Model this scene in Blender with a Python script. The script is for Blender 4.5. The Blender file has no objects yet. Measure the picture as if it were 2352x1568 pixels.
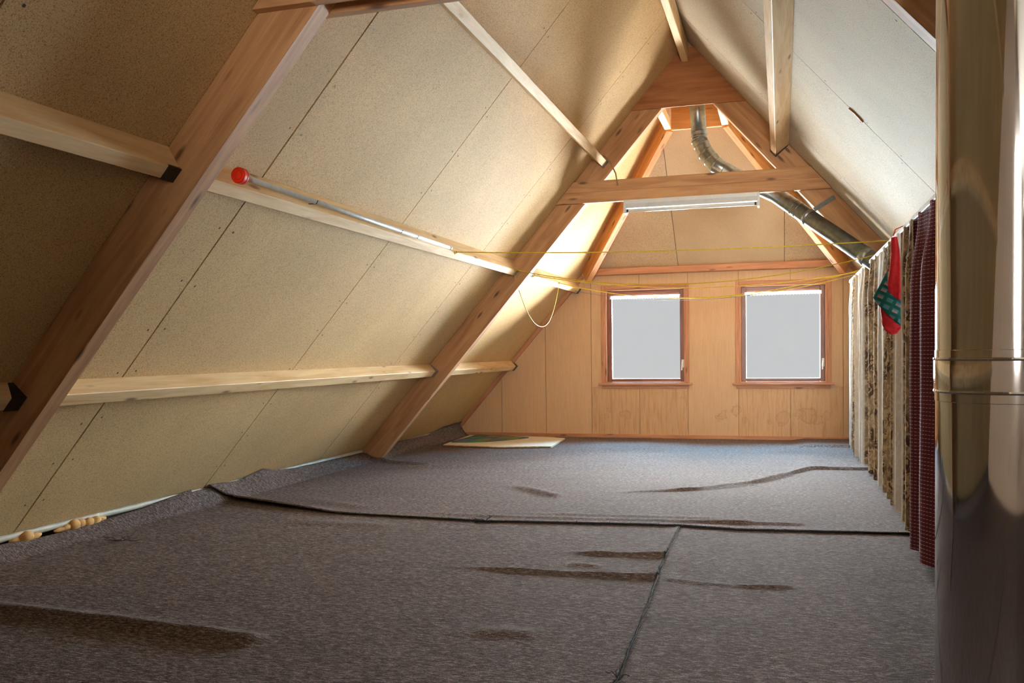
import bpy, bmesh, math, random
from mathutils import Vector, Matrix, noise
random.seed(7)
SC = bpy.context.scene
COL = SC.collection

# ------------------------------------------------------------------ camera
cam_d = bpy.data.cameras.new('camera'); cam = bpy.data.objects.new('camera', cam_d); COL.objects.link(cam)
_yaw, _pitch, _roll = 0.2914854, -0.0307482, -0.0127100
_f = Vector((-math.sin(_yaw)*math.cos(_pitch), math.cos(_yaw)*math.cos(_pitch), math.sin(_pitch)))
_r = Vector((math.cos(_yaw), math.sin(_yaw), 0)); _u = _r.cross(_f)
_c, _s = math.cos(_roll), math.sin(_roll)
_R = _c*_r + _s*_u; _U = -_s*_r + _c*_u
cam.matrix_world = Matrix(((_R.x, _U.x, -_f.x, 0), (_R.y, _U.y, -_f.y, 0), (_R.z, _U.z, -_f.z, 1.0), (0, 0, 0, 1)))
cam_d.sensor_width = 36; cam_d.lens = 2060*36/2352; cam_d.shift_y = (873.2-784)/2352
cam_d.clip_start = 0.02; cam_d.clip_end = 200
SC.camera = cam

# ------------------------------------------------------------------ light
EXPOSURE = 0.25
wd = bpy.data.worlds.new('overcast_sky'); SC.world = wd; wd.use_nodes = True
bg = wd.node_tree.nodes['Background']; bg.inputs[0].default_value = (0.985, 0.99, 1.0, 1); bg.inputs[1].default_value = 0.50
def add_light(name, kind, loc, direction, energy, color, **kw):
    l = bpy.data.lights.new(name, kind); l.energy = energy; l.color = color
    for k, v in kw.items(): setattr(l, k, v)
    o = bpy.data.objects.new(name, l); COL.objects.link(o); o.location = loc
    o.rotation_euler = Vector(direction).to_track_quat('-Z', 'Y').to_euler()
    return o
# hazy daylight that enters through the two gable windows
add_light('daylight_sun', 'SUN', (0.6, 16, 8), (0.04, -1.0, -0.36), 62.0, (0.32, 0.70, 1.0), angle=math.radians(80))
# added sun lamp below the horizon, for assumed upward light on roof and hip
add_light('added_upward_sun', 'SUN', (-.7, 16, .5), (0.03, -1.0, 0.23), 112.0, (1.0, 0.95, 0.85), angle=math.radians(80))
# added fill lamp outside the unseen rear gable window, behind the camera
add_light('rear_fill_light', 'AREA', (0.25, -3.05, 1.55), (0.0, 1, 0.05), 52.0, (1.0, 0.91, 0.80), shape='RECTANGLE', size=.8, size_y=1.4, spread=math.radians(52))
SC.view_settings.view_transform = 'Standard'; SC.view_settings.look = 'None'
SC.view_settings.exposure = EXPOSURE; SC.view_settings.gamma = 1.0; SC.view_settings.use_curve_mapping = False

# ------------------------------------------------------------------ materials
def lin(h):
    h = h.lstrip('#'); v = [int(h[i:i+2], 16)/255 for i in (0, 2, 4)]
    return tuple(c/12.92 if c <= 0.04045 else ((c+0.055)/1.055)**2.4 for c in v) + (1,)
class NT:
    def __init__(s, name):
        s.m = bpy.data.materials.new(name); s.m.use_nodes = True
        s.t = s.m.node_tree; s.t.nodes.clear()
        s.out = s.n('ShaderNodeOutputMaterial'); s.b = s.n('ShaderNodeBsdfPrincipled')
        s.l(s.b.outputs[0], s.out.inputs[0])
    def n(s, k, **kw):
        x = s.t.nodes.new(k)
        for a, v in kw.items(): setattr(x, a, v)
        return x
    def l(s, a, b): s.t.links.new(a, b)
    def coord(s, scale=(1, 1, 1), which='Object', rnd=True):
        tc = s.n('ShaderNodeTexCoord'); mp = s.n('ShaderNodeMapping'); mp.inputs['Scale'].default_value = scale
        s.l(tc.outputs[which], mp.inputs[0])
        if rnd:
            oi = s.n('ShaderNodeObjectInfo'); mu = s.n('ShaderNodeMath', operation='MULTIPLY'); mu.inputs[1].default_value = 37
            s.l(oi.outputs['Random'], mu.inputs[0]); s.l(mu.outputs[0], mp.inputs['Location'])
        return mp.outputs[0]
    def noise(s, co, scale, detail=3, rough=.55, dist=0):
        x = s.n('ShaderNodeTexNoise'); x.inputs['Scale'].default_value = scale; x.inputs['Detail'].default_value = detail
        x.inputs['Roughness'].default_value = rough; x.inputs['Distortion'].default_value = dist
        if co is not None: s.l(co, x.inputs[0])
        return x.outputs[0]
    def ramp(s, fac, stops):
        r = s.n('ShaderNodeValToRGB'); e = r.color_ramp.elements
        while len(e) < len(stops): e.new(0.5)
        for i, (p, c) in enumerate(stops):
            e[i].position = p; e[i].color = c if len(c) == 4 else tuple(c)+(1,)
        s.l(fac, r.inputs[0]); return r.outputs[0]
    def mix(s, fac, a, b, mode='MIX'):
        x = s.n('ShaderNodeMix', data_type='RGBA', blend_type=mode)
        for i, v in ((0, fac), (6, a), (7, b)):
            if hasattr(v, 'is_output'): s.l(v, x.inputs[i])
            else: x.inputs[i].default_value = v
        return x.outputs[2]
    def math(s, op, a, b=0.0, c=0.0):
        x = s.n('ShaderNodeMath', operation=op)
        for i, v in enumerate((a, b, c)):
            if hasattr(v, 'is_output'): s.l(v, x.inputs[i])
            else: x.inputs[i].default_value = v
        return x.outputs[0]
    def bump(s, h, strength=.2, dist=.01):
        x = s.n('ShaderNodeBump'); x.inputs['Strength'].default_value = strength; x.inputs['Distance'].default_value = dist
        s.l(h, x.inputs['Height']); s.l(x.outputs[0], s.b.inputs['Normal'])
    def color(s, c):
        if hasattr(c, 'is_output'): s.l(c, s.b.inputs['Base Color'])
        else: s.b.inputs['Base Color'].default_value = c
    def rough(s, r): s.b.inputs['Roughness'].default_value = r
BW = lambda v: (v, v, v, 1)

def m_plain(name, hexc, rough=.6, metal=0.0, var=.12, scale=30):
    k = NT(name); c = k.noise(k.coord(), scale)
    a = lin(hexc); d = tuple(x*(1-var*2) for x in a[:3])+(1,); e = tuple(min(1, x*(1+var)) for x in a[:3])+(1,)
    k.color(k.ramp(c, [(.3, d), (.7, e)])); k.rough(rough); k.b.inputs['Metallic'].default_value = metal
    return k.m
def m_wood(name, light, dark, knot='#4a2a14', grain=26, knots=True, rough=.62):
    k = NT(name); co = k.coord((1, 1, 1))
    mp = k.n('ShaderNodeMapping'); mp.inputs['Scale'].default_value = (.9, 9, 9); k.l(co, mp.inputs[0])
    big = k.noise(mp.outputs[0], 2.2, 4, .5, .8)
    mp2 = k.n('ShaderNodeMapping'); mp2.inputs['Scale'].default_value = (2, 60, 60); k.l(co, mp2.inputs[0])
    fine = k.noise(mp2.outputs[0], 3, 3)
    w = k.math('ADD', k.math('MULTIPLY', big, .75), k.math('MULTIPLY', fine, .25))
    col = k.ramp(w, [(.32, lin(dark)), (.62, lin(light))])
    if knots:
        mp3 = k.n('ShaderNodeMapping'); mp3.inputs['Scale'].default_value = (3.0, 11, 11); k.l(co, mp3.inputs[0])
        v = k.n('ShaderNodeTexVoronoi'); v.inputs['Scale'].default_value = 1.0; k.l(mp3.outputs[0], v.inputs[0])
        f = k.ramp(v.outputs['Distance'], [(.07, BW(1)), (.17, BW(0))])
        col = k.mix(k.math('MULTIPLY', f, .75), col, lin(knot))
    k.color(col); k.rough(rough); k.bump(w, .12, .004)
    return k.m
def m_particle(name, base, dark, light):
    k = NT(name); co = k.coord()
    n1 = k.noise(co, 240, 2); n2 = k.noise(co, 85, 2); n3 = k.noise(co, 1.6, 4)
    c = k.ramp(n1, [(.30, lin(dark)), (.46, lin(base)), (.58, lin(base)), (.74, lin(light))])
    c = k.mix(k.ramp(n2, [(.27, BW(.6)), (.36, BW(0))]), c, lin(dark))
    c = k.mix(.55, c, k.ramp(n3, [(.3, BW(.72)), (.7, BW(1))]), 'MULTIPLY')
    k.color(c); k.rough(.78); k.bump(n1, .08, .002)
    return k.m
M = {}
M['panel'] = m_particle('particleboard', '#dab77f', '#8f6c3c', '#f0d9a9')
M['panel_hip'] = m_particle('particleboard_pale', '#dcc4a2', '#9a7c58', '#efdfc6')
M['panel_grey'] = m_particle('particleboard_grey', '#cfc2a8', '#8f8069', '#e8e0cf')  # paler, greyer board colour, used on the right slope only
M['deck'] = m_plain('roof_underlay_dark', '#3a2616', .9)
M['pine'] = m_wood('pine_pale', '#f3d5a4', '#dbb075', '#6b4020')
M['truss'] = m_wood('pine_orange', '#cf9f70', '#ab784e', '#40200f')
M['hip'] = m_wood('pine_warm', '#e0a262', '#c37d40', '#4a2410')
M['trim'] = m_wood('trim_redbrown', '#c99270', '#ad7350', '#54301c')
M['sash'] = m_wood('sash_hardwood', '#8a5a4a', '#643a30', '#3a1c14', knots=False, rough=.35)
M['ply'] = m_wood('plywood', '#b97b48', '#9a5c31', '#5a3016', knots=False)
M['floor'] = m_wood('floor_boards', '#a98a63', '#8a6a45')
M['steel'] = m_plain('galvanised_steel', '#aab4ba', .38, .9, .1, 60)
M['blacksteel'] = m_plain('dark_steel', '#4b4a4a', .45, .8, .15, 60)
M['duct'] = m_plain('duct_galvanised', '#8f979a', .33, .95, .16, 22)
M['rail'] = m_plain('white_rail', '#eceff0', .35)
M['lampwhite'] = m_plain('enamel_white', '#e3e6e8', .3, 0, .03)
M['tube'] = m_plain('fluorescent_glass', '#f2f4f4', .15, 0, .02)
M['red'] = m_plain('red_plastic', '#f22d14', .38, 0, .05)
M['pvc'] = m_plain('grey_pvc', '#dfe7ec', .35, 0, .05)
M['yellow'] = m_plain('yellow_line', '#dcc02a', .5, 0, .1)
M['blue'] = m_plain('blue_wire', '#5f7f9c', .5, 0, .1)
M['black'] = m_plain('black_wire', '#2b2725', .6)
M['plastic'] = m_plain('white_film', '#cfccbb', .5, 0, .12, 12)
M['foam'] = m_plain('pu_foam', '#d9a45c', .75, 0, .15, 18)
M['card'] = m_plain('cardboard', '#efe7d6', .85, 0, .05, 14)
M['cardbrown'] = m_plain('cardboard_brown', '#a58a68', .85, 0, .1, 40)
M['lead'] = m_plain('lead_came', '#596064', .5, .3)
M['screw'] = m_plain('screw_dark', '#3a2a1c', .6)
M['fray'] = m_plain('frayed_yarn', '#202a33', .9, 0, .3, 60)

def m_wallboard(name, stains=False, veneer=False):
    k = NT(name); co = k.coord(rnd=False)
    mp = k.n('ShaderNodeMapping'); mp.inputs['Scale'].default_value = (40, 40, 2.4); k.l(co, mp.inputs[0])
    g = k.noise(mp.outputs[0], 1.4, 4, .6, .4); s2 = k.noise(co, 220, 2)
    if veneer: c = k.ramp(g, [(.30, lin('#bd9168')), (.5, lin('#d2a97f')), (.7, lin('#d8b089'))])
    else: c = k.ramp(g, [(.2, lin('#d0a880')), (.8, lin('#dfbb96'))])
    c = k.mix(.25, c, k.ramp(s2, [(.3, BW(.6)), (.7, BW(1))]), 'MULTIPLY')
    if stains:
        sx = k.n('ShaderNodeSeparateXYZ'); k.l(co, sx.inputs[0])
        wob = k.math('MULTIPLY', k.math('SUBTRACT', k.noise(co, 16, 3), .5), .13)
        for (x, z, r) in ((-1.93, .25, .035), (-1.90, .33, .03), (-1.71, .28, .05), (-.62, .27, .05), (-.66, .25, .03), (-.47, .33, .055), (-.10, .20, .03), (.02, .26, .075), (.20, .30, .05), (.28, .28, .085), (.37, .24, .06), (.47, .28, .04), (-1.05, .47, .025), (-.38, .22, .03)):
            dx = k.math('SUBTRACT', sx.outputs[0], x); dz = k.math('SUBTRACT', sx.outputs[2], z)
            d = k.math('ADD', k.math('SQRT', k.math('ADD', k.math('MULTIPLY', dx, dx), k.math('MULTIPLY', dz, dz))), wob)
            rel = k.math('DIVIDE', d, r)
            ring = k.ramp(k.math('MULTIPLY', rel, .5), [(.38, BW(.12)), (.46, BW(.6)), (.5, BW(.5)), (.54, BW(0))])
            c = k.mix(ring, c, lin('#b5845a'))
    k.color(c); k.rough(.6); k.bump(g, .05, .002); return k.m
M['wall'] = m_wallboard('wall_board', True)
M['veneer'] = m_wallboard('wall_board_veneer', True, True)

def m_carpet():
    k = NT('carpet_brown_grey'); co = k.coord(rnd=False)
    mp = k.n('ShaderNodeMapping'); mp.inputs['Scale'].default_value = (42, 150, 60); k.l(co, mp.inputs[0])
    a = k.noise(mp.outputs[0], 1.0, 4, .7)
    b = k.noise(co, 300, 2, .6)
    mp2 = k.n('ShaderNodeMapping'); mp2.inputs['Scale'].default_value = (2, 5, 2); k.l(co, mp2.inputs[0])
    g = k.noise(mp2.outputs[0], 1.2, 4)
    w = k.math('ADD', k.math('MULTIPLY', a, .62), k.math('MULTIPLY', b, .38))
    c = k.ramp(w, [(.33, lin('#1b1614')), (.42, lin('#4d423d')), (.52, lin('#766966')), (.64, lin('#bdb2b6'))])
    c = k.mix(.5, c, k.ramp(g, [(.3, BW(.75)), (.7, BW(1))]), 'MULTIPLY')
    k.color(c); k.rough(.95); k.b.inputs['Specular IOR Level'].default_value = .08
    k.bump(w, .5, .006); return k.m
M['carpet'] = m_carpet()

def m_chrome():
    k = NT('polished_stainless'); co = k.coord((3, 3, .6)); n = k.noise(co, 2, 2)
    k.color(lin('#d6d8de')); k.b.inputs['Metallic'].default_value = 1
    k.l(k.ramp(n, [(.3, BW(.035)), (.7, BW(.075))]), k.b.inputs['Roughness']); k.bump(n, .06, .01); return k.m
M['chrome'] = m_chrome()

def m_glass():
    k = NT('window_glass'); tr = k.n('ShaderNodeBsdfTransparent'); gl = k.n('ShaderNodeBsdfGlossy'); gl.inputs['Roughness'].default_value = .02
    n = k.noise(k.coord(), 6); tr_c = k.ramp(n, [(0, (.97, .98, .98, 1)), (1, (1, 1, 1, 1))]); k.l(tr_c, tr.inputs[0])
    fr = k.n('ShaderNodeFresnel'); fr.inputs[0].default_value = 1.008; mx = k.n('ShaderNodeMixShader')
    k.l(fr.outputs[0], mx.inputs[0]); k.l(tr.outputs[0], mx.inputs[1]); k.l(gl.outputs[0], mx.inputs[2]); k.l(mx.outputs[0], k.out.inputs[0]); return k.m
M['glass'] = m_glass()

def translucent(k, w):
    t = k.n('ShaderNodeBsdfTranslucent'); mx = k.n('ShaderNodeMixShader'); mx.inputs[0].default_value = w
    src = k.b.inputs['Base Color'].links[0].from_socket; k.l(src, t.inputs[0])
    k.l(k.b.outputs[0], mx.inputs[1]); k.l(t.outputs[0], mx.inputs[2]); k.l(mx.outputs[0], k.out.inputs[0])
def m_lace():
    k = NT('lace_white'); n = k.noise(k.coord(), 160); k.color(k.ramp(n, [(.35, BW(.7)), (.6, BW(.95))])); k.rough(.9); translucent(k, .6); return k.m
M['lace'] = m_lace()
def m_curtain():
    k = NT('cream_floral_cloth'); co = k.coord(which='UV', rnd=False)
    sx = k.n('ShaderNodeSeparateXYZ'); k.l(co, sx.inputs[0])
    ph = k.math('FRACT', k.math('DIVIDE', sx.outputs[0], .26))
    stripe = k.ramp(ph, [(.0, BW(0)), (.06, BW(1)), (.50, BW(1)), (.56, BW(0))])
    n = k.noise(co, 17, 4, .6, 1.8); v = k.n('ShaderNodeTexVoronoi'); v.inputs['Scale'].default_value = 9; k.l(co, v.inputs[0])
    fl = k.math('MULTIPLY', k.ramp(n, [(.44, BW(0)), (.50, BW(1))]), k.ramp(v.outputs['Distance'], [(.38, BW(1)), (.62, BW(.45))]))
    base = k.mix(stripe, lin('#fbf6ee'), lin('#d3bc98'))
    c = k.mix(k.math('MULTIPLY', fl, k.math('ADD', k.math('MULTIPLY', stripe, .78), .14)), base, lin('#47292a'))
    wv = k.noise(co, 300, 1); c = k.mix(.25, c, k.ramp(wv, [(.3, BW(.7)), (.7, BW(1))]), 'MULTIPLY')
    k.color(c); k.rough(.9); translucent(k, .25); return k.m
M['curtain'] = m_curtain()
def m_plum():
    k = NT('plum_dashed_cloth'); co = k.coord(which='UV', rnd=False); sx = k.n('ShaderNodeSeparateXYZ'); k.l(co, sx.inputs[0])
    row = k.math('DIVIDE', sx.outputs[1], .017); fr = k.math('FRACT', row)
    line = k.math('LESS_THAN', fr, .13)
    dash = k.math('LESS_THAN', k.math('FRACT', k.math('DIVIDE', sx.outputs[0], .024)), .66)
    n = k.noise(co, 260, 2); base = k.ramp(n, [(.3, lin('#5a2136')), (.7, lin('#7e3549'))])
    k.color(k.mix(k.math('MULTIPLY', line, dash), base, lin('#e3cbd0'))); k.rough(.9); translucent(k, .15); return k.m
M['plum'] = m_plum()
def m_plaid():
    k = NT('teal_plaid_cloth'); co = k.coord(rnd=False); mp = k.n('ShaderNodeMapping'); mp.inputs['Rotation'].default_value = (0, math.radians(-28), 0); k.l(co, mp.inputs[0])
    sx = k.n('ShaderNodeSeparateXYZ'); k.l(mp.outputs[0], sx.inputs[0])
    a = k.math('FRACT', k.math('DIVIDE', sx.outputs[0], .052)); b = k.math('FRACT', k.math('DIVIDE', sx.outputs[2], .038))
    c = k.mix(k.math('LESS_THAN', a, .62), lin('#12706a'), lin('#4f93a6'))
    c = k.mix(k.math('LESS_THAN', b, .55), lin('#0f6660'), c)
    pk = k.math('MULTIPLY', k.math('GREATER_THAN', k.math('FRACT', k.math('DIVIDE', sx.outputs[0], .104)), .5), k.math('MULTIPLY', k.math('LESS_THAN', a, .55), k.math('LESS_THAN', b, .3)))
    c = k.mix(pk, c, lin('#b98f92')); k.color(c); k.rough(.85); return k.m
M['plaid'] = m_plaid()
M['redcloth'] = m_plain('red_cloth', '#d8232f', .8, 0, .12, 40)
def m_glasscell(name, hexc):
    k = NT(name); n = k.noise(k.coord(), 9, 3); a = lin(hexc)
    k.color(k.ramp(n, [(.3, tuple(x*.75 for x in a[:3])+(1,)), (.7, a)])); k.rough(.45); k.b.inputs['Specular IOR Level'].default_value = .15; return k.m
CELLS = [m_glasscell('stained_glass_%s' % n, h) for n, h in (('grey', '#5f7884'), ('teal', '#4aa583'), ('olive', '#7f9a55'), ('blue', '#6283a8'), ('sand', '#a3925c'))]

# ------------------------------------------------------------------ builders
def props(o, label=None, cat=None, group=None, kind=None):
    if label: o['label'] = label
    if cat: o['category'] = cat
    if group: o['group'] = group
    if kind: o['kind'] = kind
    return o
def setparent(o, parent):
    o.parent = parent
    o.matrix_parent_inverse = PW[parent.name].inverted()
PW = {}
def link(name, me, mat, parent=None, mw=None):
    o = bpy.data.objects.new(name, me); COL.objects.link(o)
    if mat is not None and len(me.materials) == 0: me.materials.append(M[mat] if isinstance(mat, str) else mat)
    mw = mw or Matrix(); o.matrix_world = mw; PW[o.name] = mw.copy()
    if parent is not None:
        setparent(o, parent); o.matrix_basis = mw
    return o
def empty(name, loc):
    o = bpy.data.objects.new(name, None); COL.objects.link(o); o.location = loc; o.empty_display_size = .1
    PW[o.name] = Matrix.Translation(loc); return o
def mesh(name, vs, fs, smooth=False):
    me = bpy.data.meshes.new(name); me.from_pydata([tuple(v) for v in vs], [], fs)
    if smooth: me.polygons.foreach_set('use_smooth', [True]*len(me.polygons))
    me.update(); return me
def bm_mesh(bm, name, smooth=False):
    bmesh.ops.recalc_face_normals(bm, faces=bm.faces)
    me = bpy.data.meshes.new(name); bm.to_mesh(me); bm.free()
    if smooth: me.polygons.foreach_set('use_smooth', [True]*len(me.polygons))
    return me
def prism(bm, poly, y0, y1, bevel=0):
    """polygon of (x,z) extruded along local y"""
    a = [bm.verts.new((x, y0, z)) for x, z in poly]; b = [bm.verts.new((x, y1, z)) for x, z in poly]
    n = len(poly); fs = [bm.faces.new(a), bm.faces.new(b[::-1])]
    for i in range(n): fs.append(bm.faces.new((a[i], b[i], b[(i+1) % n], a[(i+1) % n])))
    if bevel:
        es = list({e for f in fs for e in f.edges}); bmesh.ops.bevel(bm, geom=es, offset=bevel, segments=1, affect='EDGES')
def prism_obj(name, poly, y0, y1, mat, parent=None, mw=None, bevel=0):
    bm = bmesh.new(); prism(bm, poly, y0, y1, bevel); return link(name, bm_mesh(bm, name), mat, parent, mw)
def box_obj(name, lo, hi, mat, parent=None, bevel=0.0):
    """axis-aligned box with its own centre as origin and its long axis as local x (wood grain)"""
    lo, hi = Vector(lo), Vector(hi); c = (lo+hi)/2; d = hi-lo
    ax = max(range(3), key=lambda i: d[i])
    rot = {0: Matrix(((1, 0, 0), (0, 1, 0), (0, 0, 1))), 1: Matrix(((0, -1, 0), (1, 0, 0), (0, 0, 1))), 2: Matrix(((0, 0, -1), (0, 1, 0), (1, 0, 0)))}[ax]
    s = {0: (d.x, d.y, d.z), 1: (d.y, d.x, d.z), 2: (d.z, d.y, d.x)}[ax]
    bm = bmesh.new(); prism(bm, [(-s[0]/2, -s[2]/2), (s[0]/2, -s[2]/2), (s[0]/2, s[2]/2), (-s[0]/2, s[2]/2)], -s[1]/2, s[1]/2, bevel)
    return link(name, bm_mesh(bm, name), mat, parent, Matrix.Translation(c) @ rot.to_4x4())
def beam_obj(name, p0, p1, w, h, up, mat, parent=None, bevel=.003):
    p0, p1 = Vector(p0), Vector(p1); X = (p1-p0); L = X.length; X.normalize(); Z = Vector(up); Z = (Z-X*Z.dot(X)).normalized(); Y = Z.cross(X)
    mw = Matrix(((X.x, Y.x, Z.x, 0), (X.y, Y.y, Z.y, 0), (X.z, Y.z, Z.z, 0), (0, 0, 0, 1))); mw.translation = (p0+p1)/2
    bm = bmesh.new(); prism(bm, [(-L/2, -h/2), (L/2, -h/2), (L/2, h/2), (-L/2, h/2)], -w/2, w/2, bevel)
    return link(name, bm_mesh(bm, name), mat, parent, mw)
def tube_me(name, pts, rad, seg=8, caps=True):
    pts = [Vector(p) for p in pts]; n = len(pts); vs, fs = [], []
    prev = None
    for i, p in enumerate(pts):
        t = (pts[min(i+1, n-1)]-pts[max(i-1, 0)]).normalized()
        a = prev if prev is not None else (Vector((0, 0, 1)) if abs(t.z) < .9 else Vector((1, 0, 0)))
        a = (a-t*a.dot(t)).normalized(); prev = a; b = t.cross(a)
        r = rad[i] if isinstance(rad, (list, tuple)) else rad
        for j in range(seg):
            g = 2*math.pi*j/seg; vs.append(p+a*math.cos(g)*r+b*math.sin(g)*r)
    for i in range(n-1):
        for j in range(seg):
            k = (j+1) % seg; fs.append((i*seg+j, i*seg+k, (i+1)*seg+k, (i+1)*seg+j))
    if caps: fs.append(tuple(range(seg))[::-1]); fs.append(tuple((n-1)*seg+j for j in range(seg)))
    return mesh(name, vs, fs, True)
def tube_obj(name, pts, rad, mat, parent=None, seg=8): return link(name, tube_me(name, pts, rad, seg), mat, parent)
def lathe_obj(name, prof, mat, mw, parent=None, seg=48, sharp=35):
    vs, fs = [], []
    for r, z in prof:
        for j in range(seg): g = 2*math.pi*j/seg; vs.append((r*math.cos(g), r*math.sin(g), z))
    for i in range(len(prof)-1):
        for j in range(seg): k = (j+1) % seg; fs.append((i*seg+j, i*seg+k, (i+1)*seg+k, (i+1)*seg+j))
    me = mesh(name, vs, fs, True)
    try: me.set_sharp_from_angle(angle=math.radians(sharp))
    except Exception: pass
    return link(name, me, mat, parent, mw)
def clip(poly, a, b, c):
    """keep a*x+b*z<=c"""
    out = []
    for i in range(len(poly)):
        p, q = poly[i], poly[(i+1) % len(poly)]; dp = a*p[0]+b*p[1]-c; dq = a*q[0]+b*q[1]-c
        if dp <= 0: out.append(p)
        if dp*dq < 0: t = dp/(dp-dq); out.append((p[0]+t*(q[0]-p[0]), p[1]+t*(q[1]-p[1])))
    return out

# ------------------------------------------------------------------ roof geometry (metres; camera 1 m above the floor)
TH = math.radians(48.8); CT, ST, TT = math.cos(TH), math.sin(TH), math.tan(TH)
X0, CX, ZA = -3.85, -0.733, 3.56
XR = 2*CX-X0
YN, YW = -2.6, 10.18             # rear gable, far gable
SMAX = (CX-X0)/CT
def LP(s, t, y): return Vector((X0+s*CT+t*ST, y, s*ST-t*CT))
def RP(s, t, y): p = LP(s, t, y); return Vector((2*CX-p.x, y, p.z))
# local frames: x = up the slope, y = along the roof, z = into the room
FL = Matrix(((CT, 0, ST, X0), (0, -1, 0, 0), (ST, 0, -CT, 0), (0, 0, 0, 1)))
FR = Matrix(((-CT, 0, -ST, XR), (0, 1, 0, 0), (ST, 0, -CT, 0), (0, 0, 0, 1)))
def slope_obj(name, side, s0, s1, t0, t1, y0, y1, mat, parent=None, bevel=0, poly=None):
    """a piece lying in a roof slope; poly is in (s,t)"""
    F = FL if side == 'L' else FR
    yc = (y0+y1)/2; sc = (s0+s1)/2
    mw = Matrix.Translation((0, yc, 0)) @ F @ Matrix.Translation((sc, 0, 0))
    poly = poly or [(s0, t0), (s1, t0), (s1, t1), (s0, t1)]
    return prism_obj(name, [(a-sc, b) for a, b in poly], -(y1-y0)/2, (y1-y0)/2, mat, parent, mw, bevel)

# ---- floor
fl = box_obj('floor', (X0-.25, YN-.1, -.08), (XR+.25, YW+.2, 0), 'floor'); props(fl, kind='structure')

# ---- ceiling: sloping particleboard panels on dark underlay
ceil = empty('ceiling', (CX, 4, 3.5)); props(ceil, kind='structure')
SB = .115/ST
GAP = .0065
slope_obj('roof_underlay', 'L', -.25, SMAX+.12, -.10, -.024, YN-.1, YW+.35, 'deck', ceil)
slope_obj('roof_underlay', 'R', -.25, SMAX+.12, -.10, -.024, YN-.1, YW+.35, 'deck', ceil)
def screws(y0, y1, side, parent, s_lo, s_hi):
    bm = bmesh.new()
    for y in (y0+.055, y1-.055):
        s = s_lo+.2
        while s < s_hi:
            c = (LP if side == 'L' else RP)(s+random.uniform(-.03, .03), .0015, y+random.uniform(-.01, .01))
            n = Vector((ST if side == 'L' else -ST, 0, -CT)); u = Vector((CT if side == 'L' else -CT, 0, ST)); r = .0065
            vs = [bm.verts.new(c+u*math.cos(k*math.pi/3)*r+Vector((0, 1, 0))*math.sin(k*math.pi/3)*r) for k in range(6)]
            bm.faces.new(vs); s += .29
    o = link('screw_heads', bm_mesh(bm, 'screw_heads'), 'screw', parent); props(o, kind='stuff')
LJ = [YN, -1.14, .45, 2.04, 3.62, 5.20, 6.79, YW]
RJ = [YN, -1.06, .51, 2.09, 3.67, 5.25, 6.93, YW]
for side, J in (('L', LJ), ('R', RJ)):
    for i in range(len(J)-1):
        g = GAP*(1.6 if J[i] == 3.62 or J[i+1] == 3.62 else 1)
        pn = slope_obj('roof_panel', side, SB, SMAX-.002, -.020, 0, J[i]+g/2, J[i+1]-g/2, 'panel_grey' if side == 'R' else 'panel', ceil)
        if J[i+1] > 2.5: screws(J[i], J[i+1], side, ceil, SB, SMAX-.3)
# hip slope above the far gable
HY, HZ, HK = 10.12, 1.93, 1.198
HA = math.atan2(1, HK)
HLEN = math.hypot(1, HK)
hu = Vector((0, -HK, 1)).normalized(); hn = Vector((0, -1, -HK)).normalized(); hx = Vector((1, 0, 0)); hy = hn.cross(hx)
def hip_mw(): # local x = world x, local z = up the hip slope, local -y = into the room
    Y = -hn
    m = Matrix(((1, Y.x, hu.x, 0), (0, Y.y, hu.y, HY), (0, Y.z, hu.z, HZ), (0, 0, 0, 1))); return m
HW = HLEN  # slope length per metre of rise
def hip_poly(xa, xb):
    top = (ZA-HZ)*HW; p = [(xa, -.06), (xb, -.06), (xb, top), (xa, top)]
    p = clip(p, -TT*HW, 1, -TT*HW*X0-HZ*HW+.03)   # z <= TT*(x-X0)
    return clip(p, TT*HW, 1, TT*HW*XR-HZ*HW+.03)
for xa, xb in ((-2.5, -1.0925), (-1.0875, .0375), (.0425, 1.2)):
    prism_obj('roof_panel', hip_poly(xa, xb), 0, .02, 'panel_hip', ceil, hip_mw())
prism_obj('roof_underlay', [(-2.6, -.25), (1.2, -.25), (CX, (ZA-HZ)*HW+.35)], .025, .1, 'deck', ceil, hip_mw())
# torn splinter on a joint of the right slope
tp = RP(3.02, .004, 5.25)
bm = bmesh.new(); prism(bm, [(-.06, -.006), (.01, -.016), (.05, 0), (.01, .014), (-.03, .008)], -.004, .004)
link('splinter', bm_mesh(bm, 'splinter'), 'ply', ceil, Matrix.Translation(tp) @ Matrix(((-CT, -ST, 0, 0), (0, 0, 1, 0), (ST, -CT, 0, 0), (0, 0, 0, 1))))

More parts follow.
